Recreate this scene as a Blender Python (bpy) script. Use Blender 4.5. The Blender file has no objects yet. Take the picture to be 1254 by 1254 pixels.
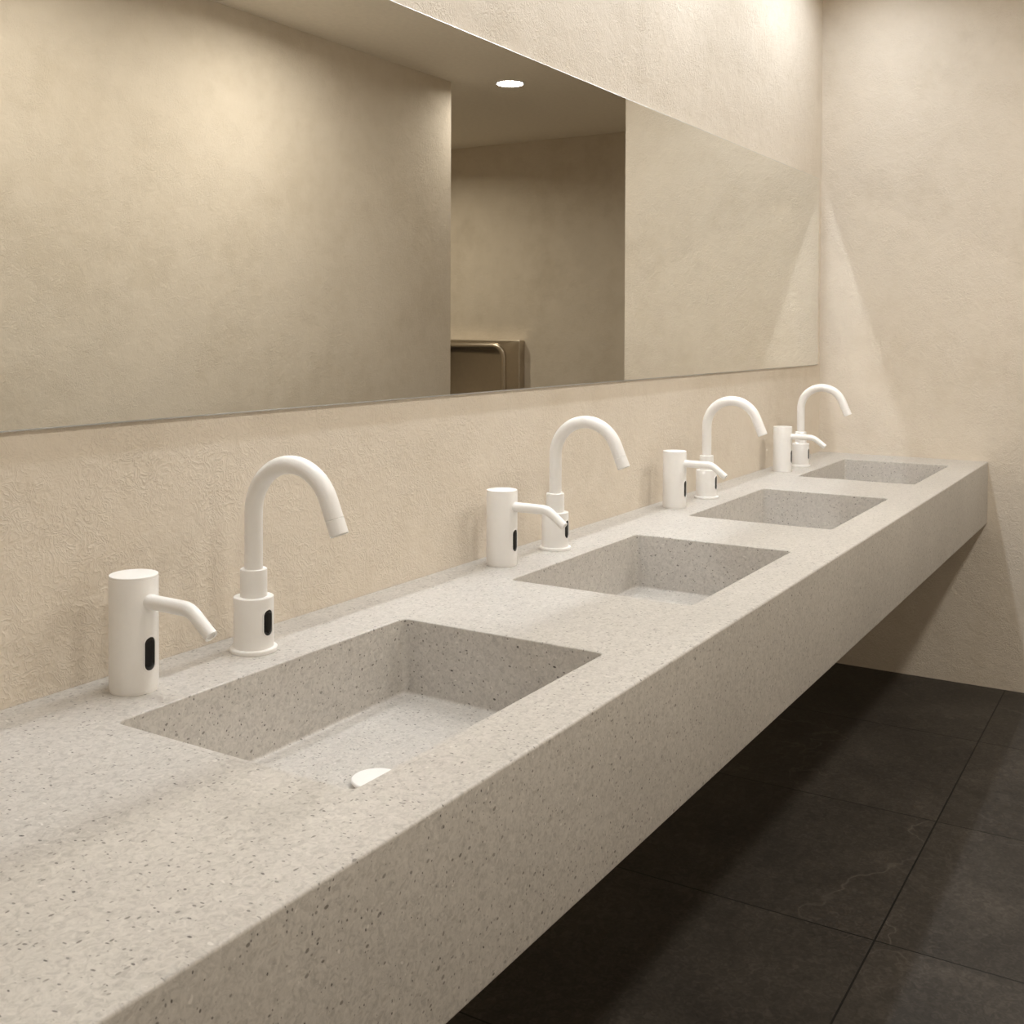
import bpy, bmesh, math
from mathutils import Vector, Matrix

scene = bpy.context.scene
COL = scene.collection
PI = math.pi

# ------------------------------------------------------------------ helpers
def link(name, bm, mat, parent=None, smooth=True, angle=35):
    bmesh.ops.remove_doubles(bm, verts=bm.verts, dist=1e-6)
    bmesh.ops.recalc_face_normals(bm, faces=bm.faces)
    me = bpy.data.meshes.new(name)
    bm.to_mesh(me); bm.free()
    if smooth:
        for p in me.polygons:
            p.use_smooth = True
        me.set_sharp_from_angle(angle=math.radians(angle))
    o = bpy.data.objects.new(name, me)
    COL.objects.link(o)
    me.materials.append(mat)
    if parent:
        o.parent = parent
    return o

def tag(o, label=None, cat=None, group=None, kind=None):
    if label: o['label'] = label
    if cat: o['category'] = cat
    if group: o['group'] = group
    if kind: o['kind'] = kind
    return o

def thing(name, label, cat, loc=(0, 0, 0), group=None):
    o = bpy.data.objects.new(name, None)
    o.empty_display_size = .05
    o.location = loc
    COL.objects.link(o)
    return tag(o, label, cat, group)

def copy_thing(root, loc, label):
    r = root.copy(); COL.objects.link(r)
    r.location = loc; r['label'] = label
    for ch in root.children:
        c = ch.copy(); COL.objects.link(c); c.parent = r
        for g in ch.children:
            s = g.copy(); COL.objects.link(s); s.parent = c
    return r

def add_box(bm, x0, x1, y0, y1, z0, z1):
    v = [bm.verts.new(p) for p in ((x0,y0,z0),(x1,y0,z0),(x1,y1,z0),(x0,y1,z0),
                                   (x0,y0,z1),(x1,y0,z1),(x1,y1,z1),(x0,y1,z1))]
    for f in ((0,3,2,1),(4,5,6,7),(0,1,5,4),(1,2,6,5),(2,3,7,6),(3,0,4,7)):
        bm.faces.new([v[i] for i in f])

def box(*a):
    bm = bmesh.new(); add_box(bm, *a); return bm

def add_rings(bm, rings, cap0=True, cap1=True):
    vr = [[bm.verts.new(p) for p in r] for r in rings]
    n = len(vr[0])
    for a, b in zip(vr, vr[1:]):
        for i in range(n):
            j = (i+1) % n
            bm.faces.new((a[i], a[j], b[j], b[i]))
    if cap0: bm.faces.new(list(reversed(vr[0])))
    if cap1: bm.faces.new(vr[-1])
    return vr

def add_lathe(bm, prof, seg=64, c=(0, 0), cap0=True, cap1=True):
    add_rings(bm, [[(c[0]+r*math.cos(2*PI*k/seg), c[1]+r*math.sin(2*PI*k/seg), z) for k in range(seg)]
                   for r, z in prof], cap0, cap1)

def rounded(r, z0, z1, e0, e1, n=4):
    """profile of a cylinder with softly rounded bottom (e0) and top (e1) edges"""
    p = [(r-e0, z0)]
    for k in range(1, n+1):
        a = PI/2*k/n
        p.append((r-e0+e0*math.sin(a), z0+e0-e0*math.cos(a)))
    for k in range(0, n+1):
        a = PI/2*k/n
        p.append((r-e1+e1*math.cos(a), z1-e1+e1*math.sin(a)))
    return p

def add_tube(bm, path, radii, seg=40, end_lip=0.0):
    """path of (y, z) points in the plane x = 0, pointing outward"""
    n = len(path); rings = []
    def frame(i):
        a = Vector(path[max(i-1, 0)]); b = Vector(path[min(i+1, n-1)])
        t = (b-a).normalized()
        return t, Vector((-t[1], t[0]))
    for i, (y, z) in enumerate(path):
        t, nn = frame(i); r = radii[i]
        rings.append([(r*math.cos(2*PI*k/seg), y+nn[0]*r*math.sin(2*PI*k/seg), z+nn[1]*r*math.sin(2*PI*k/seg))
                      for k in range(seg)])
    if end_lip:
        t, nn = frame(n-1); r = radii[-1]-end_lip
        for back in (0.0, 0.002):
            y = path[-1][0]-t[0]*back; z = path[-1][1]-t[1]*back
            rings.append([(r*math.cos(2*PI*k/seg), y+nn[0]*r*math.sin(2*PI*k/seg), z+nn[1]*r*math.sin(2*PI*k/seg))
                          for k in range(seg)])
    add_rings(bm, rings)

def stadium(w, h, n=10):
    r = w/2; s = h/2-r
    pts = [(r*math.cos(PI*k/n), s+r*math.sin(PI*k/n)) for k in range(n+1)]
    pts += [(r*math.cos(PI+PI*k/n), -s+r*math.sin(PI+PI*k/n)) for k in range(n+1)]
    return pts

def add_window(bm, R, zc, w, h, lift, depth, inner=None):
    """stadium-shaped patch wrapped on a cylinder of radius R, facing -y; inner = hole size (w, h)"""
    def wrap(s, t, r):
        a = s/R
        return (r*math.sin(a), -r*math.cos(a), zc+t)
    o = stadium(w, h)
    rings = [[wrap(s, t, R-depth) for s, t in o], [wrap(s, t, R+lift*.6) for s, t in o]]
    m = stadium(w-.0006, h-.0006)
    rings.append([wrap(s, t, R+lift) for s, t in m])
    if inner:
        q = stadium(*inner)
        rings.append([wrap(s, t, R+lift) for s, t in q])
        rings.append([wrap(s, t, R-depth) for s, t in q])
        add_rings(bm, rings, False, False)
    else:
        for f in (.75, .5, .25, .02):
            rings.append([wrap(s*f, t*f, R+lift) for s, t in m])
        add_rings(bm, rings, False, True)

def rrect(u0, u1, v0, v1, r, k=6):
    """counter-clockwise rounded rectangle, 4*(k+1) points"""
    r = max(r, 1e-4); out = []
    for cx, cy, a0 in ((u1-r, v1-r, 0), (u0+r, v1-r, PI/2), (u0+r, v0+r, PI), (u1-r, v0+r, 1.5*PI)):
        for i in range(k+1):
            a = a0+PI/2*i/k
            out.append((cx+r*math.cos(a), cy+r*math.sin(a)))
    return out

# ------------------------------------------------------------------ materials
def new_mat(name):
    m = bpy.data.materials.new(name); m.use_nodes = True
    nt = m.node_tree
    return m, nt, nt.nodes['Principled BSDF']

def N(nt, t, **kw):
    n = nt.nodes.new(t)
    for k, v in kw.items():
        if k in n.inputs: n.inputs[k].default_value = v
        else: setattr(n, k, v)
    return n

def ramp(nt, fac, stops):
    r = nt.nodes.new('ShaderNodeValToRGB')
    e = r.color_ramp.elements
    while len(e) < len(stops): e.new(.5)
    for i, (p, c) in enumerate(stops):
        e[i].position = p
        e[i].color = (c, c, c, 1) if isinstance(c, (int, float)) else (*c, 1)
    nt.links.new(fac, r.inputs[0])
    return r.outputs[0]

def mix(nt, fac, a, b, mode='MIX'):
    m = nt.nodes.new('ShaderNodeMix'); m.data_type = 'RGBA'; m.blend_type = mode
    for inp, v in ((m.inputs[0], fac), (m.inputs[6], a), (m.inputs[7], b)):
        if isinstance(v, (int, float)): inp.default_value = v
        elif isinstance(v, tuple): inp.default_value = (*v, 1)
        else: nt.links.new(v, inp)
    return m.outputs[2]

def math_node(nt, op, a, b=None, c=None):
    m = nt.nodes.new('ShaderNodeMath'); m.operation = op
    for i, v in enumerate((a, b, c)):
        if v is None: continue
        if isinstance(v, (int, float)): m.inputs[i].default_value = v
        else: nt.links.new(v, m.inputs[i])
    return m.outputs[0]

def plaster(name, base, bump=.43):
    m, nt, bs = new_mat(name); L = nt.links.new
    tc = N(nt, 'ShaderNodeTexCoord').outputs['Object']
    big = N(nt, 'ShaderNodeTexNoise', Scale=2.2, Detail=5.0, Roughness=.6); L(tc, big.inputs['Vector'])
    mid = N(nt, 'ShaderNodeTexNoise', Scale=14.0, Detail=4.0, Roughness=.6); L(tc, mid.inputs['Vector'])
    f = math_node(nt, 'ADD', math_node(nt, 'MULTIPLY', big.outputs[0], .65), math_node(nt, 'MULTIPLY', mid.outputs[0], .35))
    dark = tuple(c*q for c, q in zip(base, (.93, .92, .90)))
    lite = tuple(min(1, c*q) for c, q in zip(base, (1.035, 1.04, 1.05)))
    L(ramp(nt, f, ((.36, dark), (.5, base), (.64, lite))), bs.inputs['Base Color'])
    bs.inputs['Roughness'].default_value = .85
    bs.inputs['Specular IOR Level'].default_value = .25
    # trowelled, crinkled skin: thin worm-like ridges over a soft undulation
    w = N(nt, 'ShaderNodeTexNoise', Scale=46.0, Detail=2.5, Roughness=.55, Distortion=1.8); L(tc, w.inputs['Vector'])
    ridge = math_node(nt, 'ABSOLUTE', math_node(nt, 'SUBTRACT', w.outputs[0], .5))
    ridge = ramp(nt, ridge, ((0.0, 1.0), (.045, .35), (.16, 0.0)))
    patch = N(nt, 'ShaderNodeTexNoise', Scale=9.0, Detail=2.0); L(tc, patch.inputs['Vector'])
    pm = ramp(nt, patch.outputs[0], ((.35, .15), (.65, 1.0)))
    fine = N(nt, 'ShaderNodeTexNoise', Scale=170.0, Detail=3.0, Distortion=.6); L(tc, fine.inputs['Vector'])
    soft = N(nt, 'ShaderNodeTexNoise', Scale=26.0, Detail=2.0, Distortion=.8); L(tc, soft.inputs['Vector'])
    h = math_node(nt, 'MULTIPLY', ridge, pm)
    h = math_node(nt, 'ADD', math_node(nt, 'MULTIPLY', h, .8), math_node(nt, 'MULTIPLY', fine.outputs[0], .4))
    h = math_node(nt, 'ADD', h, math_node(nt, 'MULTIPLY', soft.outputs[0], 1.2))
    b = N(nt, 'ShaderNodeBump', Strength=bump, Distance=.004)
    L(h, b.inputs['Height']); L(b.outputs[0], bs.inputs['Normal'])
    return m

def stone(name):
    m, nt, bs = new_mat(name); L = nt.links.new
    tc = N(nt, 'ShaderNodeTexCoord').outputs['Object']
    base = (.53, .506, .472)
    big = N(nt, 'ShaderNodeTexNoise', Scale=3.0, Detail=4.0); L(tc, big.inputs['Vector'])
    col = ramp(nt, big.outputs[0], ((.3, tuple(c*.95 for c in base)), (.7, tuple(c*1.05 for c in base))))
    grain = N(nt, 'ShaderNodeTexNoise', Scale=120.0, Detail=4.0, Roughness=.65, Distortion=1.2); L(tc, grain.inputs['Vector'])
    g = ramp(nt, grain.outputs[0], ((.30, .76), (.5, 1.0), (.70, 1.16)))
    col = mix(nt, 1.0, col, g, 'MULTIPLY')
    # chips: elongated cells of a distorted Voronoi, kept only where the cell's own random value is high
    warp = N(nt, 'ShaderNodeTexNoise', Scale=70.0, Detail=1.0); L(tc, warp.inputs['Vector'])
    def chips(scale, stretch, keep, rad, rot, amount):
        mp = N(nt, 'ShaderNodeMapping'); mp.inputs['Rotation'].default_value = rot
        mp.inputs['Scale'].default_value = stretch
        wv = N(nt, 'ShaderNodeVectorMath', operation='MULTIPLY_ADD')
        L(warp.outputs['Color'], wv.inputs[0]); wv.inputs[1].default_value = (amount,)*3; L(tc, wv.inputs[2])
        L(wv.outputs[0], mp.inputs['Vector'])
        v = N(nt, 'ShaderNodeTexVoronoi', Scale=scale); L(mp.outputs[0], v.inputs['Vector'])
        sep = N(nt, 'ShaderNodeSeparateColor'); L(v.outputs['Color'], sep.inputs[0])
        k = math_node(nt, 'GREATER_THAN', sep.outputs[0], keep)
        size = math_node(nt, 'MULTIPLY', sep.outputs[1], rad)
        d = math_node(nt, 'SUBTRACT', math_node(nt, 'ADD', size, rad*.35), v.outputs['Distance'])
        e = ramp(nt, math_node(nt, 'MULTIPLY', d, 8.0), ((0.0, 0.0), (.6, 1.0)))
        return math_node(nt, 'MULTIPLY', k, e), sep.outputs[2]
    layers = [
        (190, (1, .5, .8), .48, .21, (.3, .2, .9), .006, (.075, .068, .062), .85),
        (170, (.5, 1, .7), .56, .22, (.9, .4, .1), .006, (.15, .135, .12), .75),
        (110, (.4, 1, 1),  .58, .24, (1.2, .1, .5), .010, (.38, .35, .32), .5),
        (120, (1, .4, .9), .80, .20, (.6, 1.1, 2.4), .012, (.74, .71, .67), .65),
    ]
    for sc, st, keep, rad, rot, am, c, op in layers:
        msk, rnd = chips(sc, st, keep, rad, rot, am)
        f = math_node(nt, 'MULTIPLY', msk, math_node(nt, 'MULTIPLY_ADD', rnd, .45, op-.3))
        col = mix(nt, f, col, c)
    L(col, bs.inputs['Base Color'])
    bs.inputs['Roughness'].default_value = .40
    bs.inputs['Specular IOR Level'].default_value = .5
    b = N(nt, 'ShaderNodeBump', Strength=.12, Distance=.001)
    L(grain.outputs[0], b.inputs['Height']); L(b.outputs[0], bs.inputs['Normal'])
    return m

def floor_tiles(name):
    m, nt, bs = new_mat(name); L = nt.links.new
    tc = N(nt, 'ShaderNodeTexCoord').outputs['Object']
    sep = N(nt, 'ShaderNodeSeparateXYZ'); L(tc, sep.inputs[0])
    P = .70
    def line(c, off):
        u = math_node(nt, 'FRACT', math_node(nt, 'DIVIDE', math_node(nt, 'SUBTRACT', c, off), P))
        d = math_node(nt, 'ABSOLUTE', math_node(nt, 'SUBTRACT', u, .5))
        return math_node(nt, 'GREATER_THAN', d, .5-.0022/P)
    grout = math_node(nt, 'MAXIMUM', line(sep.outputs[0], -.62), line(sep.outputs[1], -.713))
    # each tile cut from another place of the stone
    cx = math_node(nt, 'FLOOR', math_node(nt, 'DIVIDE', math_node(nt, 'SUBTRACT', sep.outputs[0], -.62), P))
    cy = math_node(nt, 'FLOOR', math_node(nt, 'DIVIDE', math_node(nt, 'SUBTRACT', sep.outputs[1], -.713), P))
    cv = N(nt, 'ShaderNodeCombineXYZ'); L(cx, cv.inputs[0]); L(cy, cv.inputs[1])
    off = N(nt, 'ShaderNodeVectorMath', operation='MULTIPLY_ADD')
    L(cv.outputs[0], off.inputs[0]); off.inputs[1].default_value = (3.7, 5.3, 0); L(tc, off.inputs[2])
    vec = off.outputs[0]
    a = N(nt, 'ShaderNodeTexNoise', Scale=3.5, Detail=7.0, Roughness=.62, Distortion=.5); L(vec, a.inputs['Vector'])
    col = ramp(nt, a.outputs[0], ((.3, (.035, .0305, .026)), (.55, (.052, .0455, .0385)), (.75, (.074, .064, .054))))
    fine = N(nt, 'ShaderNodeTexNoise', Scale=60.0, Detail=4.0, Distortion=1.5); L(vec, fine.inputs['Vector'])
    col = mix(nt, 1.0, col, ramp(nt, fine.outputs[0], ((.3, .72), (.5, 1.0), (.72, 1.5))), 'MULTIPLY')
    # thin pale veins along the zero-line of a warped noise, broken up by a mask
    v = N(nt, 'ShaderNodeTexNoise', Scale=1.3, Detail=5.0, Roughness=.5, Distortion=.5); L(vec, v.inputs['Vector'])
    vd = math_node(nt, 'ABSOLUTE', math_node(nt, 'SUBTRACT', v.outputs[0], .5))
    vein = ramp(nt, vd, ((0.0, 1.0), (.0018, .35), (.0045, 0.0)))
    k = N(nt, 'ShaderNodeTexNoise', Scale=2.6, Detail=2.0); L(vec, k.inputs['Vector'])
    vein = math_node(nt, 'MULTIPLY', vein, ramp(nt, k.outputs[0], ((.47, 0.0), (.62, 1.0))))
    col = mix(nt, math_node(nt, 'MULTIPLY', vein, .45), col, (.17, .15, .13))
    col = mix(nt, grout, col, (.006, .0055, .005))
    L(col, bs.inputs['Base Color'])
    bs.inputs['Roughness'].default_value = .55
    bs.inputs['Specular IOR Level'].default_value = .3
    h = math_node(nt, 'SUBTRACT', math_node(nt, 'MULTIPLY', fine.outputs[0], .25), grout)
    b = N(nt, 'ShaderNodeBump', Strength=.25, Distance=.002)
    L(h, b.inputs['Height']); L(b.outputs[0], bs.inputs['Normal'])
    return m

def simple(name, color, rough, metal=0.0, spec=.5, noise=.03, nscale=40.0):
    m, nt, bs = new_mat(name); L = nt.links.new
    tc = N(nt, 'ShaderNodeTexCoord').outputs['Object']
    n = N(nt, 'ShaderNodeTexNoise', Scale=nscale, Detail=3.0); L(tc, n.inputs['Vector'])
    L(ramp(nt, n.outputs[0], ((.3, tuple(c*(1-noise) for c in color)), (.7, tuple(min(1, c*(1+noise)) for c in color)))), bs.inputs['Base Color'])
    bs.inputs['Roughness'].default_value = rough
    bs.inputs['Metallic'].default_value = metal
    bs.inputs['Specular IOR Level'].default_value = spec
    return m

def glow(name, color, strength):
    m = bpy.data.materials.new(name); m.use_nodes = True
    nt = m.node_tree; nt.nodes.clear()
    e = nt.nodes.new('ShaderNodeEmission'); o = nt.nodes.new('ShaderNodeOutputMaterial')
    e.inputs[0].default_value = (*color, 1); e.inputs[1].default_value = strength
    nt.links.new(e.outputs[0], o.inputs[0])
    return m

M_WALL = plaster('beige_plaster', (.725, .655, .56))
M_CEIL = simple('ceiling_paint', (.94, .885, .795), .9, spec=.2)
M_STONE = stone('speckled_composite_stone')
M_FLOOR = floor_tiles('charcoal_floor_tile')
M_WHITE = simple('white_powder_coat', (.885, .875, .86), .34, noise=.01, spec=.4)
M_BLACK = simple('black_sensor_glass', (.006, .006, .006), .08, noise=.1)
M_STEEL = simple('brushed_steel', (.56, .50, .42), .33, metal=1.0)
M_CHROME = simple('polished_edge', (.55, .545, .52), .4, metal=1.0, noise=.02)
M_MIRROR, _nt, _b = new_mat('silvered_mirror')
_b.inputs['Base Color'].default_value = (.87, .87, .83, 1)
_b.inputs['Metallic'].default_value = 1.0
_b.inputs['Roughness'].default_value = 0.0
COOL = (.945, 1.0, 1.06)
WARM = (1.0, .935, .84)
AMBER = (1.0, .90, .73)
M_GLOW = glow('lamp_diffuser_glow', (1.0, .97, .92), 6.0)

def lamp(parent, color, power, spread, sx, sy=None):
    """the light source of a fixture: an area lamp filling its diffuser, beaming down with a limited spread"""
    ld = bpy.data.lights.new('lamp', 'AREA')
    ld.shape = 'DISK' if sy is None else 'RECTANGLE'
    ld.size = sx
    if sy is not None: ld.size_y = sy
    ld.color = color; ld.energy = power; ld.spread = math.radians(spread)
    o = bpy.data.objects.new('lamp', ld); COL.objects.link(o)
    o.parent = parent; o.location = (0, 0, -.0062)
    return o

# ------------------------------------------------------------------ room
H = 2.80
XB = -6.2          # wall behind the camera
YR = -2.41        # wall opposite the mirror
def struct(name, bm, mat, label):
    return tag(link(name, bm, mat, smooth=False), label, 'room shell', kind='structure')

struct('floor', box(XB-.2, 3.0, -5.2, .2, -.12, 0), M_FLOOR, 'dark charcoal stone tile floor with thin black joints')
struct('ceiling', box(XB-.2, 3.0, -5.2, .2, H, H+.12), M_CEIL, 'plain pale ceiling seen in the mirror')
struct('wall_left', box(XB-.2, 0, 0, .2, 0, H), M_WALL, 'beige textured plaster wall behind the taps and mirror')
struct('wall_end', box(0, 3.0, -.902, .2, 0, H), M_WALL, 'beige textured plaster wall at the far end of the counter')
struct('wall_right', box(XB-.2, .79, YR-.22, YR, 0, H), M_WALL, 'beige plaster wall opposite, seen in the left of the mirror')
struct('wall_far', box(2.75, 3.0, -5.0, -.902, 0, H), M_WALL, 'dim beige wall behind the steel urinal in the mirror')
struct('wall_back', box(XB-.2, XB, YR, 0, 0, H), M_WALL, 'beige plaster wall behind the camera')
struct('wall_recess', box(XB-.2, 3.0, -5.2, -5.0, 0, H), M_WALL, 'beige plaster wall closing the urinal recess')
struct('wall_recess_side', box(-.2, 0, -5.0, YR-.22, 0, H), M_WALL, 'beige plaster side wall of the urinal recess')

# ------------------------------------------------------------------ counter with four basins
ZT, T, DEP = .86, .2346, .6435
X0, X1 = -5.7, -.0005
BAS = [(-3.603, -3.014), (-2.6685, -2.0918), (-1.7707, -1.1665), (-.8133, -.2147)]
BY0, BY1 = -.5409, -.1613
ZF = .732

counter = thing('washbasin_counter', 'long speckled grey stone counter with four sunken rectangular basins', 'counter', (0, 0, 0))

bm = box(X0, X1, -DEP, -.0005, ZT-T, ZT)
front = [e for e in bm.edges if all(abs(v.co.y+DEP) < 1e-6 for v in e.verts) and abs(e.verts[0].co.z-e.verts[1].co.z) < 1e-6]
bmesh.ops.bevel(bm, geom=front, offset=.0042, segments=4, profile=.5, affect='EDGES')
slab = link('slab', bm, M_STONE, counter)
cuts = bmesh.new()
for a, b in BAS:
    rings = []
    for z in (ZF-.0155, ZT+.05):
        rings.append([(x, y, z) for x, y in rrect(a-.01, b+.01, BY0-.01, BY1+.01, .022)])
    add_rings(cuts, rings)
cut = link('cutter', cuts, M_STONE, smooth=False)
md = slab.modifiers.new('cut', 'BOOLEAN'); md.operation = 'DIFFERENCE'; md.object = cut; md.solver = 'EXACT'
bpy.context.view_layer.update()
dg = bpy.context.evaluated_depsgraph_get()
me = bpy.data.meshes.new_from_object(slab.evaluated_get(dg))
slab.modifiers.clear(); slab.data = me
me.set_sharp_from_angle(angle=math.radians(35))
bpy.data.objects.remove(cut)
me.name = 'slab'

for a, b in BAS:
    bm = bmesh.new(); rc = .011; rings = []
    def ring(ins, z, rr=None):
        return [(x, y, z) for x, y in rrect(a+ins, b-ins, BY0+ins, BY1-ins, rc-ins if rr is None else rr)]
    rings.append(ring(-.0098, ZF-.015, .0218))
    rings.append(ring(-.0098, ZT, .0218))
    e = .0022
    for k in range(5):
        t = PI/2*k/4
        rings.append(ring(-e+e*math.sin(t), ZT-e+e*math.cos(t)))
    f = .006
    for k in range(7):
        t = PI/2*k/6
        rings.append(ring(f-f*math.cos(t), ZF+f-f*math.sin(t)))
    cx, cy = (a+b)/2-.028, (BY0+BY1)/2-.009
    last = rings[-1]
    for s in (.66, .33, .12):
        rings.append([(cx+(x-cx)*s, cy+(y-cy)*s, ZF-.002*(1-s)) for x, y, z in last])
    add_rings(bm, rings, True, True)
    bas = link('basin', bm, M_STONE, counter, angle=30)
    bm = bmesh.new()
    add_lathe(bm, [(.020, ZF-.003), (.020, ZF+.004), (.033, ZF+.0042), (.0345, ZF+.006), (.0343, ZF+.0085), (.033, ZF+.0098), (.022, ZF+.0112), (.008, ZF+.0116)], 64, (cx, cy))
    dr = link('drain_cover', bm, M_WHITE, bas)
    dr['label'] = 'round white drain cover'

# ------------------------------------------------------------------ taps
FAUCETS = [(-3.286, -.081), (-2.351, -.082), (-1.445, -.083), (-.532, -.085)]
F_LAB = ['white gooseneck sensor tap at the nearest basin, largest in view',
         'white gooseneck sensor tap at the second basin from the camera',
         'white gooseneck sensor tap at the third basin from the camera',
         'white gooseneck sensor tap at the farthest basin, next to the end wall']
tap = thing('sensor_faucet', F_LAB[0], 'faucet', (*FAUCETS[0], ZT), 'gooseneck taps along the counter')
bm = bmesh.new(); add_lathe(bm, rounded(.0358, 0, .0068, .001, .0022)); link('base_ring', bm, M_WHITE, tap)
bm = bmesh.new(); add_lathe(bm, rounded(.0302, .0062, .0835, .0005, .0012)); link('body', bm, M_WHITE, tap)
bm = bmesh.new(); add_lathe(bm, rounded(.0203, .082, .1255, .0005, .0010)); link('collar', bm, M_WHITE, tap)
r = .0138; R = .078
path = [(0, .120), (0, .135), (0, .165), (0, .19), (0, .211)]
TH = math.radians(157)
for k in range(1, 33):
    t = TH*k/32
    path.append((-R+R*math.cos(t), .211+R*math.sin(t)))
dy, dz = -math.sin(TH), math.cos(TH)
y0, z0 = path[-1]
path += [(y0+dy*.014, z0+dz*.014), (y0+dy*.029, z0+dz*.029)]
bm = bmesh.new(); add_tube(bm, path, [r]*len(path)); spout = link('spout', bm, M_WHITE, tap)
a0 = (y0+dy*.0293, z0+dz*.0293)
ap = [a0, (a0[0]+dy*.0008, a0[1]+dz*.0008), (a0[0]+dy*.012, a0[1]+dz*.012), (a0[0]+dy*.0225, a0[1]+dz*.0225), (a0[0]+dy*.0233, a0[1]+dz*.0233)]
bm = bmesh.new(); add_tube(bm, ap, [r-.0006, r+.0001, r+.0001, r+.0001, r-.0005], end_lip=.002); link('nozzle', bm, M_WHITE, spout)
bm = bmesh.new(); add_window(bm, .0302, .0465, .0212, .0432, .0012, .002, (.0172, .0392)); link('sensor_bezel', bm, M_WHITE, tap)
bm = bmesh.new(); add_window(bm, .0302, .0465, .0173, .0393, .0005, .002)
link('sensor_window', bm, M_BLACK, tap)['label'] = 'glossy black oval sensor window'
for (x, y), lab in zip(FAUCETS[1:], F_LAB[1:]):
    copy_thing(tap, (x, y, ZT), lab)

# ------------------------------------------------------------------ soap dispensers
DISP = [(-3.506, -.076), (-2.557, -.070), (-1.658, -.073), (-.711, -.075)]
D_LAB = ['white cylindrical soap dispenser left of the nearest tap, largest in view',
         'white cylindrical soap dispenser whose spout overlaps the second nearest tap',
         'white cylindrical soap dispenser beside the third basin from the camera',
         'white cylindrical soap dispenser beside the farthest basin, smallest in view']
dis = thing('soap_dispenser', D_LAB[0], 'soap dispenser', (*DISP[0], ZT), 'soap dispensers along the counter')
RB = .0325
bm = bmesh.new(); add_lathe(bm, rounded(RB-.0009, 0, .0034, .0004, .0003)); link('base_ring', bm, M_WHITE, dis)
bm = bmesh.new(); add_lathe(bm, rounded(RB, .0032, .1538, .0008, .0004)); link('body', bm, M_WHITE, dis)
bm = bmesh.new(); add_lathe(bm, rounded(RB-.0002, .1536, .1575, .0003, .0011)); link('cap', bm, M_WHITE, dis)
ang = math.radians(37)
path = [(-.024, .1235), (-.034, .1235), (-.06, .1235), (-.085, .1235), (-.098, .1235)]
yb, zb = path[-1]; Rb = .036
for k in range(1, 11):
    t = ang*k/10
    path.append((yb-Rb*math.sin(t), zb-Rb+Rb*math.cos(t)))
y1, z1 = path[-1]
for s in (.012, .024, .037):
    path.append((y1-math.cos(ang)*s, z1-math.sin(ang)*s))
rad = [.0102-.0014*i/(len(path)-1) for i in range(len(path))]
bm = bmesh.new(); add_tube(bm, path, rad, end_lip=.0030); link('spout', bm, M_WHITE, dis)
bm = bmesh.new(); add_window(bm, RB, .0535, .0208, .0488, .0012, .002, (.0170, .0450)); link('sensor_bezel', bm, M_WHITE, dis)
bm = bmesh.new(); add_window(bm, RB, .0535, .0171, .0451, .0005, .002)
link('sensor_window', bm, M_BLACK, dis)['label'] = 'glossy black oval sensor window'
for (x, y), lab in zip(DISP[1:], D_LAB[1:]):
    copy_thing(dis, (x, y, ZT), lab)

# ------------------------------------------------------------------ mirror
MZ0, MZ1, MX0, MX1 = 1.2172, 1.9706, -5.5, -.0534
mir = thing('wall_mirror', 'long frameless mirror on the plaster wall above the taps', 'mirror', (0, 0, 0))
bm = box(MX0+.002, MX1-.002, -.0035, -.0002, MZ0+.002, MZ1-.002)
link('backing', bm, M_CHROME, mir, smooth=False)
bm = bmesh.new()
o = 0.0012
rings = [[(x, y, z) for x, z in rrect(MX0+i, MX1-i, MZ0+i, MZ1-i, .0012, 3)] for i, y in ((0, -.0035), (0, -.0068), (.0022, -.0080))]
add_rings(bm, rings, True, False)
link('polished_edge', bm, M_CHROME, mir)
bm = bmesh.new()
add_rings(bm, [[(x, y, z) for x, z in rrect(MX0+i, MX1-i, MZ0+i, MZ1-i, .0008, 3)] for i, y in ((.0024, -.0072), (.0022, -.0080))], True, True)
link('mirror_glass', bm, M_MIRROR, mir, smooth=False)

# ------------------------------------------------------------------ ceiling downlights
def downlight(label, x, y, rad, color, power, spread, group):
    t = thing('ceiling_downlight', label, 'ceiling light', (x, y, H), group)
    bm = bmesh.new()
    add_rings(bm, [[(q*math.cos(2*PI*k/48), q*math.sin(2*PI*k/48), z) for k in range(48)] for q, z in
                   ((rad+.014, -.0002), (rad+.014, -.003), (rad+.011, -.006), (rad+.001, -.006), (rad, -.004), (rad, -.0002))], False, False)
    link('trim_ring', bm, M_WHITE, t)
    bm = bmesh.new(); add_lathe(bm, [(rad-.0005, -.0005), (rad-.0005, -.0035), (rad-.002, -.0045)], 48)
    link('diffuser', bm, M_GLOW, t)
    lamp(t, color, power, spread, 2*rad-.004)
    return t

def linear_light(label, x, y, length, width, power, spread, group):
    t = thing('linear_ceiling_light', label, 'ceiling light', (x, y, H), group)
    a, b = length/2, width/2
    bm = bmesh.new()
    add_rings(bm, [[(px, py, z) for px, py in rrect(-a-d, a+d, -b-d, b+d, .004+d, 4)] for d, z in
                   ((.012, -.0002), (.012, -.004), (.010, -.006), (.001, -.006), (0, -.004), (0, -.0002))], False, False)
    link('trim_frame', bm, M_WHITE, t)
    bm = bmesh.new()
    add_rings(bm, [[(px, py, z) for px, py in rrect(-a+d, a-d, -b+d, b-d, .004-d, 4)] for d, z in
                   ((.0005, -.0005), (.0005, -.0035), (.002, -.0045))])
    link('diffuser', bm, M_GLOW, t)
    lamp(t, COOL, power, spread, length-.004, width-.004)
    return t

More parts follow.
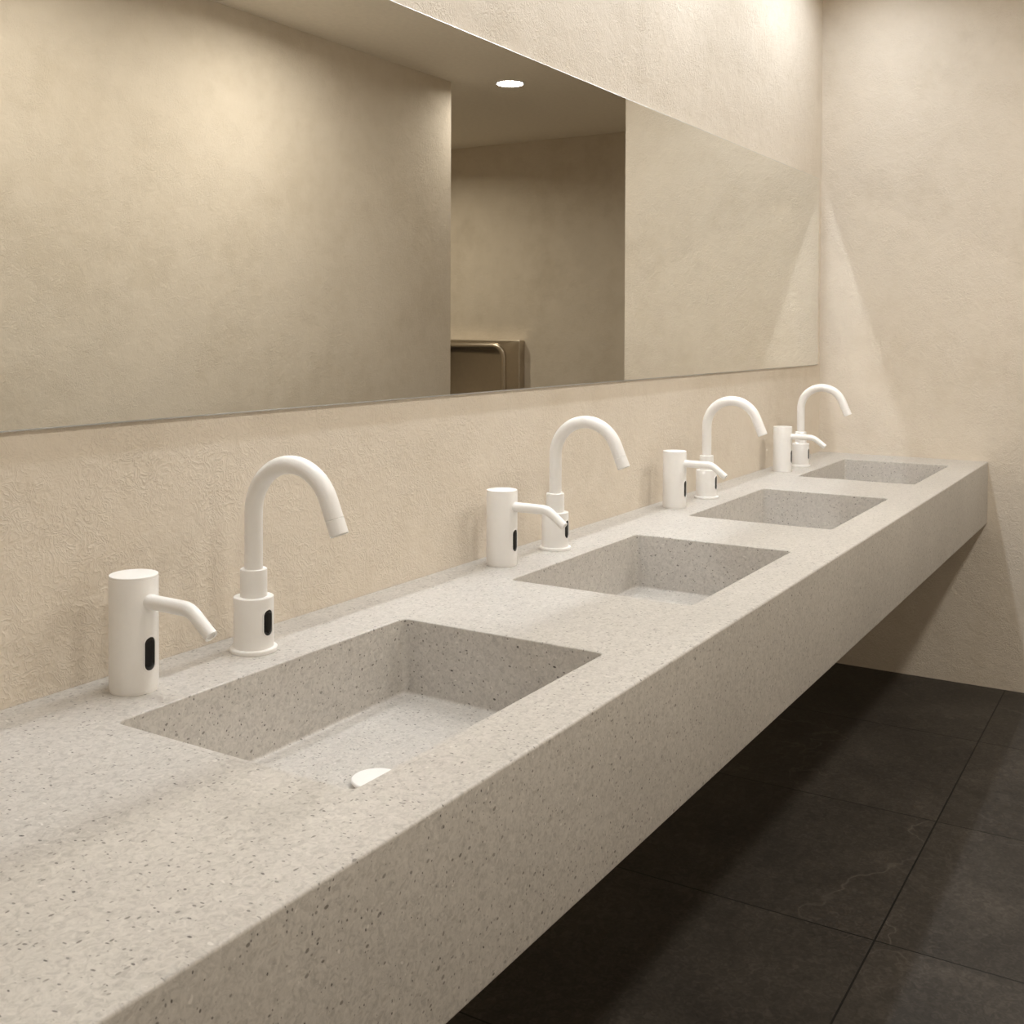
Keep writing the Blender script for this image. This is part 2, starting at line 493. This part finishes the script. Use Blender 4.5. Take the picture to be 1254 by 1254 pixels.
for (x, y), n in zip(FAUCETS, ('nearest', 'second', 'third', 'farthest')):
    linear_light('slim linear light in the ceiling straight above the %s basin' % n, x-.05, -.275, .66, .05, 4.6, 152, 'linear lights above the basins')
for x, n in ((-.9, 'far end'), (-2.1, 'second quarter'), (-3.3, 'third quarter'), (-4.5, 'near end')):
    downlight('round downlight in the ceiling over the %s of the aisle' % n, x, -1.71, .11, WARM, 15.0 if n == "far end" else 9.2, 170, 'downlights over the aisle')
downlight('lit round white ceiling downlight seen in the mirror', .985, -2.127, .077, WARM, 5.0, 165, 'downlights over the aisle')

downlight('added unseen round downlight brightening the urinal recess', 1.55, -3.85, .075, AMBER, 18.0, 160, 'downlights over the aisle')  # extra lamp hidden behind the opposite wall, added to brighten recess and far wall

# ------------------------------------------------------------------ steel urinal (seen in the mirror only)
UX = 2.75
W, HH = .46, .782
uri = thing('steel_urinal', 'stainless steel urinal with arched bowl on the dim wall in the mirror', 'urinal', (UX, -3.08-W, .50))
def loft(rings):
    bm = bmesh.new()
    return bm, [[(xx, y, z) for y, z in rrect(ya, yb, za, zb, rr)] for xx, (ya, yb, za, zb, rr) in rings]
OY0, OY1, OZ0, OZ1 = -W+.14, W-.14, .12, HH-.046
bm, rg = loft([(-.0005, (-W, W, 0, HH, .01)), (-.075, (-W, W, 0, HH, .01)), (-.08, (-W+.006, W-.006, .006, HH-.006, .01)),
               (-.08, (OY0, OY1, OZ0, OZ1, .09)), (-.04, (OY0, OY1, OZ0, OZ1, .09))])
add_rings(bm, rg, True, False); link('back_panel', bm, M_STEEL, uri)
prof = []
for k in range(13):                      # half-round raised lip around the opening
    t = PI*k/12
    prof.append((-.079-.022*math.sin(t), -.024*math.cos(t)))
bm, rg = loft([(xx, (OY0+d, OY1-d, OZ0+d, OZ1-d, .09-d)) for xx, d in prof] + [(-.05, (OY0+.025, OY1-.025, OZ0+.025, OZ1-.025, .065))])
add_rings(bm, rg, False, False); link('rim', bm, M_STEEL, uri)
bm, rg = loft([(-.06, (OY0+.002, OY1-.002, OZ0+.002, OZ1-.002, .088)), (-.03, (OY0+.03, OY1-.03, OZ0+.04, OZ1-.03, .08)), (-.012, (OY0+.06, OY1-.06, OZ0+.09, OZ1-.06, .06))])
add_rings(bm, rg, False, True); link('bowl', bm, M_STEEL, uri)

# ------------------------------------------------------------------ world, camera, view
w = bpy.data.worlds.new('world'); scene.world = w; w.use_nodes = True
w.node_tree.nodes['Background'].inputs[0].default_value = (.02, .018, .015, 1)

cd = bpy.data.cameras.new('camera'); cam = bpy.data.objects.new('camera', cd); COL.objects.link(cam)
f = Vector((.8511, .5248, -.0175)).normalized()
r = Vector((.5249, -.8512, .0037)); r = (r-f*r.dot(f)).normalized()
u = r.cross(f)
mw = Matrix(((r.x, u.x, -f.x, -4.5054), (r.y, u.y, -f.y, -1.2947), (r.z, u.z, -f.z, 1.3485), (0, 0, 0, 1)))
cam.matrix_world = mw
cd.sensor_width = 36; cd.sensor_fit = 'HORIZONTAL'
cd.lens = 1348.61/1254*36
cd.shift_x = 0; cd.shift_y = (429.43-627)/1254
cd.clip_start = .02
cd.dof.use_dof = True; cd.dof.focus_distance = 1.9; cd.dof.aperture_fstop = 26
scene.camera = cam

cy = scene.cycles
cy.max_bounces = 10; cy.diffuse_bounces = 6; cy.glossy_bounces = 5
cy.sample_clamp_indirect = 0
cy.caustics_reflective = True
cy.blur_glossy = 0.0
cy.use_denoising = True
cy.use_guiding = True
cy.use_adaptive_sampling = False
vs = scene.view_settings
scene.display_settings.display_device = 'sRGB'
vs.view_transform = 'Standard'; vs.look = 'None'; vs.exposure = 0; vs.gamma = 1; vs.use_curve_mapping = False
